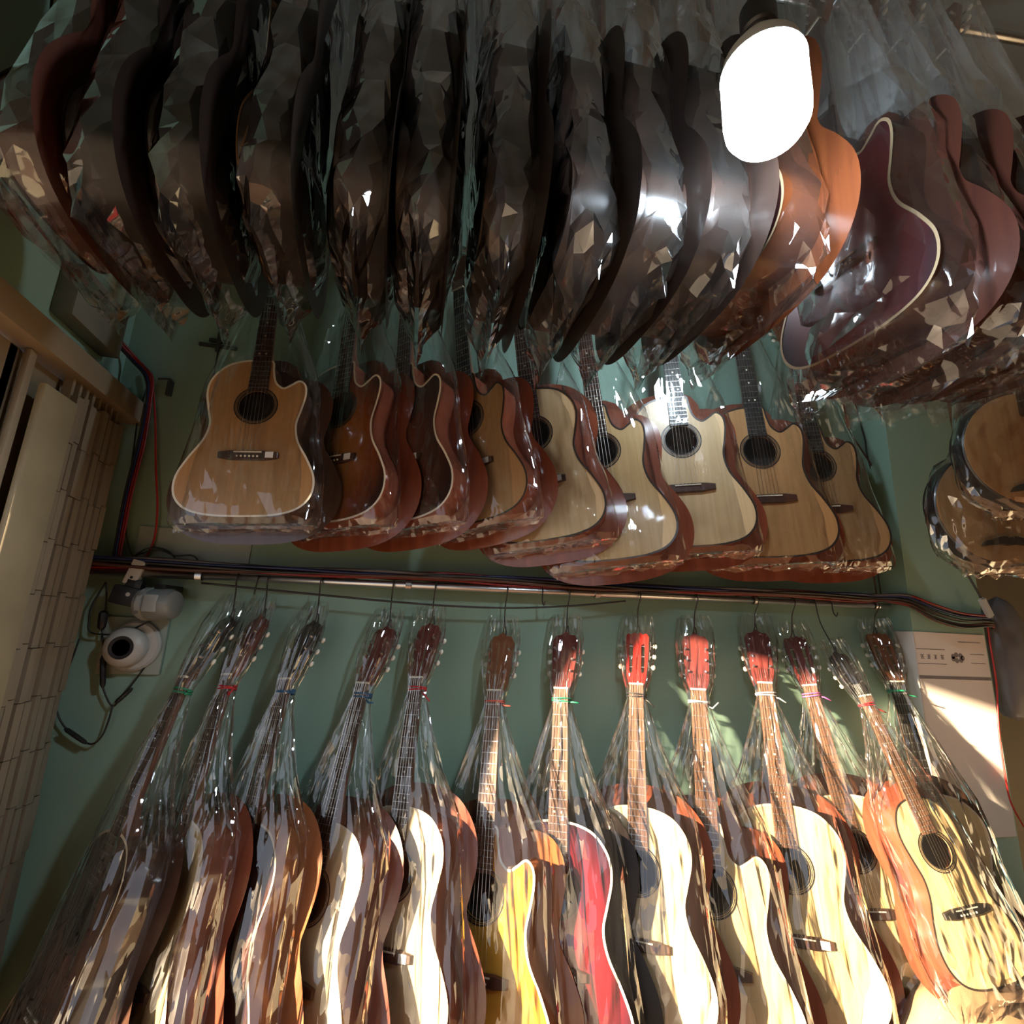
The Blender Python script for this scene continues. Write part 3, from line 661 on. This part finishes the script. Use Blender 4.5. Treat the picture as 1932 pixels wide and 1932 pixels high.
cable('black lead curling up to the grey camera', [(200, 1098), (175, 1140), (168, 1170), (170, 1192), (195, 1197), (228, 1196), (255, 1185), (285, 1170)], D - .03, .0024, M_DWIRE)
cable('black lead dangling in a loop by the gate', [(212, 1332), (203, 1365), (190, 1392), (172, 1404), (150, 1394), (128, 1378), (112, 1355), (103, 1320), (108, 1290), (128, 1262), (150, 1205)], D - .02, .0024, M_DWIRE)
cable('red wire running down the pillar edge beside the notice', [(1862, 1170), (1868, 1215), (1880, 1290), (1884, 1370), (1893, 1440), (1906, 1510), (1932, 1560)], YP - .02, .003, M_CRB)
cable('tangled dark red wire above the gate rail', [(0, 440), (14, 470), (4, 490), (30, 476), (46, 500), (50, 530), (56, 558)], 1.30, .003, M_CR)
cable('second tangled dark red wire above the gate rail', [(0, 462), (22, 455), (34, 478), (10, 486), (40, 470), (52, 470), (44, 500), (20, 492)], 1.28, .0025, M_CR)
# in-line connectors
def inline(lab, a, b, r, Y):
    p, q = at(a[0], a[1], Y), at(b[0], b[1], Y)
    bm = bmesh.new(); m = (p + q) / 2; d = (q - p)
    tube_bm(bm, [p, p + d * .12, p + d * .5, p + d * .88, q], [r * .45, r, r, r * .9, r * .4], 8)
    return tag(from_bm('cable_connector', bm, M_BLACK, None, 40), lab, 'connector', 'connectors on the black leads')
inline('square black plug adaptor on the lead below the bundle', (196, 1152), (191, 1188), .011, D - .03)
inline('long black connector hanging below the plug adaptor', (195, 1236), (194, 1298), .0075, D - .03)
inline('slanting black connector halfway up the lead to the camera', (218, 1326), (250, 1298), .006, D - .03)
inline('black connector at the bottom of the dangling loop', (122, 1374), (164, 1403), .006, D - .03)

# socket, plug, cameras
sk = empty('power_socket', at(258, 1078, D - .06)); sk.rotation_euler = (0, math.radians(14), 0)
tag(sk, 'white two-hole power socket on the end of the red cord', 'socket')
box('body', -.017, .017, -.012, .012, -.038, .030, M_WHITE, sk, .004)
for k in range(2): o = lathe('socket_hole', [(.004, 0), (.004, .0008)], M_BLACK, sk, Matrix.Translation((0, -.0118, .012 - .030 * k)) @ Matrix.Rotation(math.pi / 2, 4, 'X'), 10)
pl = empty('power_adaptor', at(246, 1122, D - .06)); pl.rotation_euler = (0, math.radians(10), 0)
tag(pl, 'black power adaptor plugged under the white socket', 'adaptor')
box('body', -.040, .040, -.018, .018, -.030, .020, M_BLACK, pl, .006); box('plug', -.018, .022, -.012, .012, .018, .042, M_BLACK, pl, .003)
o = lathe('badge', [(.0055, 0), (.0055, .0006)], M_WHITE, pl, Matrix.Translation((.002, -.0180, 0)) @ Matrix.Rotation(math.pi / 2, 4, 'X'), 12)
cg = empty('security_camera', at(300, 1140, D - .07)); cg.rotation_euler = (0, 0, math.radians(-18))
M_GREY = plain('camera_grey', (.20, .22, .22), .35, var=.05); M_FROST = plain('camera_frost', (.34, .38, .38), .25, var=.04)
tag(cg, 'grey barrel security camera fixed just under the pipe', 'camera')
RY = Matrix.Rotation(math.pi / 2, 4, 'Y')
lathe('barrel', [(.030, -.052), (.040, -.046), (.042, .030), (.036, .044), (.026, .050)], M_GREY, cg, RY, 28)
lathe('collar', [(.0425, -.034), (.0445, -.034), (.0445, -.018), (.0425, -.018)], M_FROST, cg, RY, 28)
box('front_window', -.012, .026, -.0445, -.036, -.022, .024, M_FROST, cg, .004)
for zz in (-.024, .024):
    lathe('screw', [(.004, 0), (.004, .0015)], M_STEEL, cg, Matrix.Translation((-.026, -.041, zz)) @ Matrix.Rotation(math.pi / 2, 4, 'X'), 10)
box('mount', -.016, .016, -.01, .06, .036, .052, M_BLACK, cg, .003)
cw = empty('dome_camera', at(258, 1218, D - .005)); tag(cw, 'white round dome camera with black lens on a pale backing plate', 'camera')
RXm = Matrix.Rotation(math.pi / 2, 4, 'X')
M_PLATE = plain('pale_plate', (.36, .42, .36), .6, var=.06)
box('backing_plate', -.085, .070, -.006, .005, -.075, .075, M_PLATE, cw, .004)
lathe('base', [(.066, .006), (.066, .018), (.060, .024)], M_WHITE, cw, RXm, 36)
lathe('dome', [(.052, .024), (.052, .038), (.046, .048), (.034, .055), (.030, .057)], M_WHITE, cw, Matrix.Translation((-.012, 0, -.004)) @ RXm, 36)
lathe('lens', [(.030, .057), (.0295, .0585), (.026, .0585), (.018, .056)], M_BLACK, cw, Matrix.Translation((-.012, 0, -.004)) @ RXm, 30)
# pale panels and fittings on the wall
pp = at(365, 1045, D - .004); tag(box('wall_panel', -.150, .150, 0, .004, -.070, .070, M_PLATE), 'pale rectangular panel screwed to the wall above the bundle', 'panel').location = pp
for k, q in enumerate(((286, 1055), (421, 1062))):
    o = lathe('screw_head', [(.0035, 0), (.003, .002)], M_BLACK, None, RXm, 10); o.location = at(q[0], q[1], D - .004); tag(o, ('dark screw in the pale panel nearer the corner', 'dark screw in the pale panel nearer the guitars')[k], 'screw')
hb = empty('cross_bracket', at(413, 648, D - .003)); tag(hb, 'dark cross-shaped metal bracket high on the green wall', 'bracket')
M_DKM = plain('dark_metal', (.035, .04, .038), .6)
box('upper_bar', -.028, .028, -.006, .003, .002, .012, M_DKM, hb); box('lower_bar', -.055, .055, -.005, .003, -.016, -.006, M_DKM, hb); box('stem', -.005, .005, -.007, .003, -.03, .055, M_DKM, hb)
tag(tube('wall_seam', [at(411, 665, D - .0015), at(380, 830, D - .0015), at(343, 990, D - .0015), at(330, 1085, D - .0015)], .0022, M_DKM, n=5), 'thin dark seam line running down the green wall from the bracket', 'seam')
lb = empty('coat_hook', at(318, 722, D - .01)); tag(lb, 'small dark hook on the wall by the corner wires', 'hook')
tube('bar', [(-.03, 0, .008), (.0, 0, .012), (.005, 0, .004), (.004, 0, -.03)], .003, M_DKM, lb); box('plate', -.002, .012, -.004, .01, -.04, .006, M_DKM, lb)
# junction block on side wall
tag(box('junction_box', XL, XL + .05, 1.30, 1.52, 2.20, 2.34, plain('junction_grey', (.16, .16, .13), .6), None, .006), 'grey junction box on the side wall behind the red and blue wires', 'box')

# ------------------------------------------------------------------ folding gate (left)
gate = empty('folding_gate', (-.80, 1.1, 0)); tag(gate, 'beige folding metal gate pushed back into the corner', 'gate')
def gp(name, x0, x1, y0, y1, z0, z1, mat, bev=0):
    return box(name, x0 + .80, x1 + .80, y0 - 1.1, y1 - 1.1, z0, z1, mat, gate, bev)
gp('top_rail', XL, -.79, -2.3 + .02, D, 2.052, 2.115, M_BEIGE, .004)
gp('header_board', -.857, -.845, 1.135, 1.2, 1.80, 2.05, M_BEIGE, .003)
gp('header_strip', -.857, -.845, .86, 1.143, 1.965, 2.05, M_BEIGE, .003)
gp('post', -.857, -.845, 1.172, 1.205, 0, 2.05, M_BEIGE, .003)
gp('edge_strip', -.832, -.820, 1.196, 1.217, 0, 2.05, M_BEIGE, .002)
gp('side_panel', -.806, -.790, 1.218, 1.335, 0, 1.985, M_BEIGE2, .004)
def slat_mesh():
    bm = bmesh.new(); w_ = .0205; h_ = .118
    P = [(-.022, 0), (0, 0), (0, w_), (-.022, w_), (-.022, w_ - .002), (-.002, w_ - .002), (-.002, .002), (-.022, .002)]
    lo = [bm.verts.new((x, y, .001)) for x, y in P]; hi = [bm.verts.new((x, y, h_ - .001)) for x, y in P]; n = len(P)
    for i in range(n): bm.faces.new((lo[i], lo[(i + 1) % n], hi[(i + 1) % n], hi[i]))
    bm.faces.new(lo[::-1]); bm.faces.new(hi)
    bmesh.ops.recalc_face_normals(bm, faces=bm.faces); me = bpy.data.meshes.new('slat'); bm.to_mesh(me); bm.free(); me.materials.append(M_BEIGE); return me
SM = slat_mesh(); SM.materials[0] = plain('slat_enamel', (.22, .18, .125), .5, var=.12, scale=11)
for c in range(8):
    y0 = 1.338 + c * .0285; n = 17
    for r_ in range(n):
        o = bpy.data.objects.new('slat', SM); COL.objects.link(o); o.parent = gate
        o.location = (.002 - .003 * (c % 2) + rnd.uniform(-.002, .002), y0 - 1.1, r_ * .118 + .01 * (c % 3 == 1) + .004); o.rotation_euler = (0, 0, math.radians(rnd.uniform(-5, 5)))
    gp('slat_channel', -.835, -.815, y0, y0 + .010, 1.99, 2.052, M_BEIGE)
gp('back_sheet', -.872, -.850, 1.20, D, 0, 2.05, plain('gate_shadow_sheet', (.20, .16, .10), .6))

# ------------------------------------------------------------------ notice on the pillar (wraps the corner)
nb = empty('paper_notice', (XP, YP, 1.2)); tag(nb, 'large white paper notice wrapped round the pillar corner', 'notice')
M_NOT = plain('notice_paper', (.74, .66, .58), .75, var=.03); M_PRINT = plain('notice_print', (.20, .17, .16), .8)
box('front_sheet', -.002, .315, -.004, -.001, -.30, .365, M_NOT, nb); box('side_sheet', -.004, -.001, -.004, .070, -.30, .365, M_NOT, nb)
box('ruled_band', -.002, .315, -.0046, -.0038, .205, .216, M_PRINT, nb)
for z_ in (.255, .305): box('ruled_line', .0, .125, -.0045, -.0039, z_, z_ + .0025, M_PRINT, nb)
# four blurred square characters and an emblem
def glyph(x, z, s, seed):
    rr = random.Random(seed); bm = bmesh.new()
    for k in range(3): zz = z + s * (-.4 + .4 * k); bx(bm, x - s * (.3 + .2 * rr.random()), x + s * (.3 + .2 * rr.random()), -.0048, -.0039, zz - s * .06, zz + s * .06)
    for k in range(2): xx = x + s * (rr.uniform(-.3, -.05) if k == 0 else rr.uniform(.05, .3)); bx(bm, xx - s * .06, xx + s * .06, -.0049, -.0039, z - s * .45, z + s * .45)
    return from_bm('character', bm, M_PRINT, nb)
for k in range(4): glyph(.022 + .029 * k, .280, .016, 40 + k)
bm = bmesh.new()
for k in range(7):
    a = 2 * math.pi * k / 7; lathe_bm(bm, [(.009, 0), (.009, .0008)], 10, Matrix.Translation((.178 + .022 * math.cos(a), -.004, .280 + .010 * math.sin(a))) @ RXm)
from_bm('emblem', bm, M_PRINT, nb)
box('stamp_line', .235, .300, -.0045, -.0039, .262, .2645, M_PRINT, nb); box('stamp_line', .235, .300, -.0045, -.0039, .293, .2955, M_PRINT, nb); box('stamp_line', .19, .29, -.0045, -.0039, .335, .338, M_PRINT, nb)
# white handled tool in the cables
th = empty('white_handle', at(1862, 1150, YP - .05)); tag(th, 'small white plastic handle stuck into the cables by the pillar', 'handle'); th.rotation_euler = (0, math.radians(-24), 0)
bm = bmesh.new(); bx(bm, -.013, .013, -.009, .009, -.030, .045); bmesh.ops.bevel(bm, geom=bm.edges[:], offset=.005, segments=2, affect='EDGES'); from_bm('grip', bm, M_WHITE, th, 40)
tube('blade', [(0, 0, .045), (-.004, .004, .16)], .004, M_DKM, th)
# hanging things right of the pillar
def sack(name, lab, cat, c, rx, ry, h, mat, seed, flat=.8):
    verts, faces = [], []; na, nu = 40, 28; off = Vector((seed * 3.1, seed * 1.7, seed))
    for i in range(nu + 1):
        t = i / nu; k = (math.sin(math.pi * min(1, t * 1.02 + .0)) ** .35 if 0 < t < 1 else .02)
        for j in range(na):
            a = 2 * math.pi * j / na; n_ = noise.noise(Vector((math.cos(a) * 1.6, math.sin(a) * 1.6, t * 3)) + off); m_ = 1 - 2 * abs(noise.noise(Vector((math.cos(a) * 3.5, math.sin(a) * 3.5, t * 5)) + off))
            q = k * (1 + .10 * n_ + .05 * m_); verts.append((c[0] + rx * q * math.cos(a), c[1] + ry * q * math.sin(a), c[2] + h * t))
    for i in range(nu):
        for j in range(na): faces.append((i * na + j, i * na + (j + 1) % na, (i + 1) * na + (j + 1) % na, (i + 1) * na + j))
    faces.append(tuple(range(na))[::-1]); faces.append(tuple(range(nu * na, nu * na + na)))
    me = bpy.data.meshes.new(name); me.from_pydata(verts, [], faces); me.polygons.foreach_set('use_smooth', [True] * len(faces)); me.set_sharp_from_angle(angle=math.radians(30))
    return tag(link(name, me, mat), lab, cat)
M_KRAFT = plain('kraft_paper', (.36, .22, .115), .7, var=.22, scale=14, bump=.3)
q = at(1850, 1880, 1.22)
pk = sack('paper_parcel', 'brown paper parcel in clear film standing below the small guitar', 'parcel', (q.x + .06, q.y + .06, 0), .26, .15, q.z + .02, M_KRAFT, 3)
fl = sack('film_cover', None, None, (q.x + .06, q.y + .06, 0), .275, .165, q.z + .045, FILM_T, 5); fl.parent = pk
for k in ('label', 'category'):
    if k in fl: del fl[k]
q = at(1915, 1300, 1.50)
tag(sack('cloth_bag', 'dull blue-grey soft bag hanging beyond the notice', 'bag', (q.x + .13, q.y + .1, 1.26), .10, .06, .46, plain('bag_blue_grey', (.14, .135, .14), .6), 9), 'dull blue-grey soft bag hanging beyond the notice', 'bag')
tag(sack('guitar_case', 'dark teal padded case at the picture edge below the blue-grey bag', 'case', (2.19, 1.40, 0), .125, .08, 1.16, plain('case_teal', (.012, .035, .045), .35), 11), 'dark teal padded case at the picture edge below the blue-grey bag', 'case')

# ------------------------------------------------------------------ lamp
me_, nt, out = new_mat('bulb_glow'); em = N(nt, 'Emission'); em.inputs[0].default_value = (.74, .88, 1.0, 1); em.inputs[1].default_value = 135; L(nt, em.outputs[0], out.inputs[0])
M_HOUS = plain('bulb_housing', (.55, .56, .58), .4, var=.04)
def led_bulb(loc, k, lab):
    lp = empty('led_bulb', loc); lp.scale = (k, k, k); tag(lp, lab, 'lamp', 'LED bulbs')
    lathe('diffuser', [(.010, -.078), (.034, -.076), (.050, -.068), (.058, -.054), (.060, -.036), (.060, .030), (.058, .040)], me_, lp, None, 36, 180)
    lathe('housing', [(.058, .040), (.061, .044), (.056, .066), (.040, .090), (.024, .104), (.020, .108)], M_HOUS, lp, None, 36)
    lathe('screw_cap', [(.019, .108), (.019, .128), (.016, .132)], M_STEEL, lp, None, 24)
    lathe('socket', [(.024, .120), (.027, .124), (.027, .165), (.020, .178), (.006, .182)], M_BLACK, lp, None, 24)
    tube('cord', [(0, 0, .18), (.004, .01, .35), (0, 0, (H - loc[2]) / k)], .004, M_DWIRE, lp)
led_bulb(at(1443, 180, .46), .885, 'large glowing white LED bulb hanging in front of the ceiling row')
led_bulb(Vector((.75, 1.05, 2.50)), .60, 'LED bulb behind the ceiling row, above the middle row')
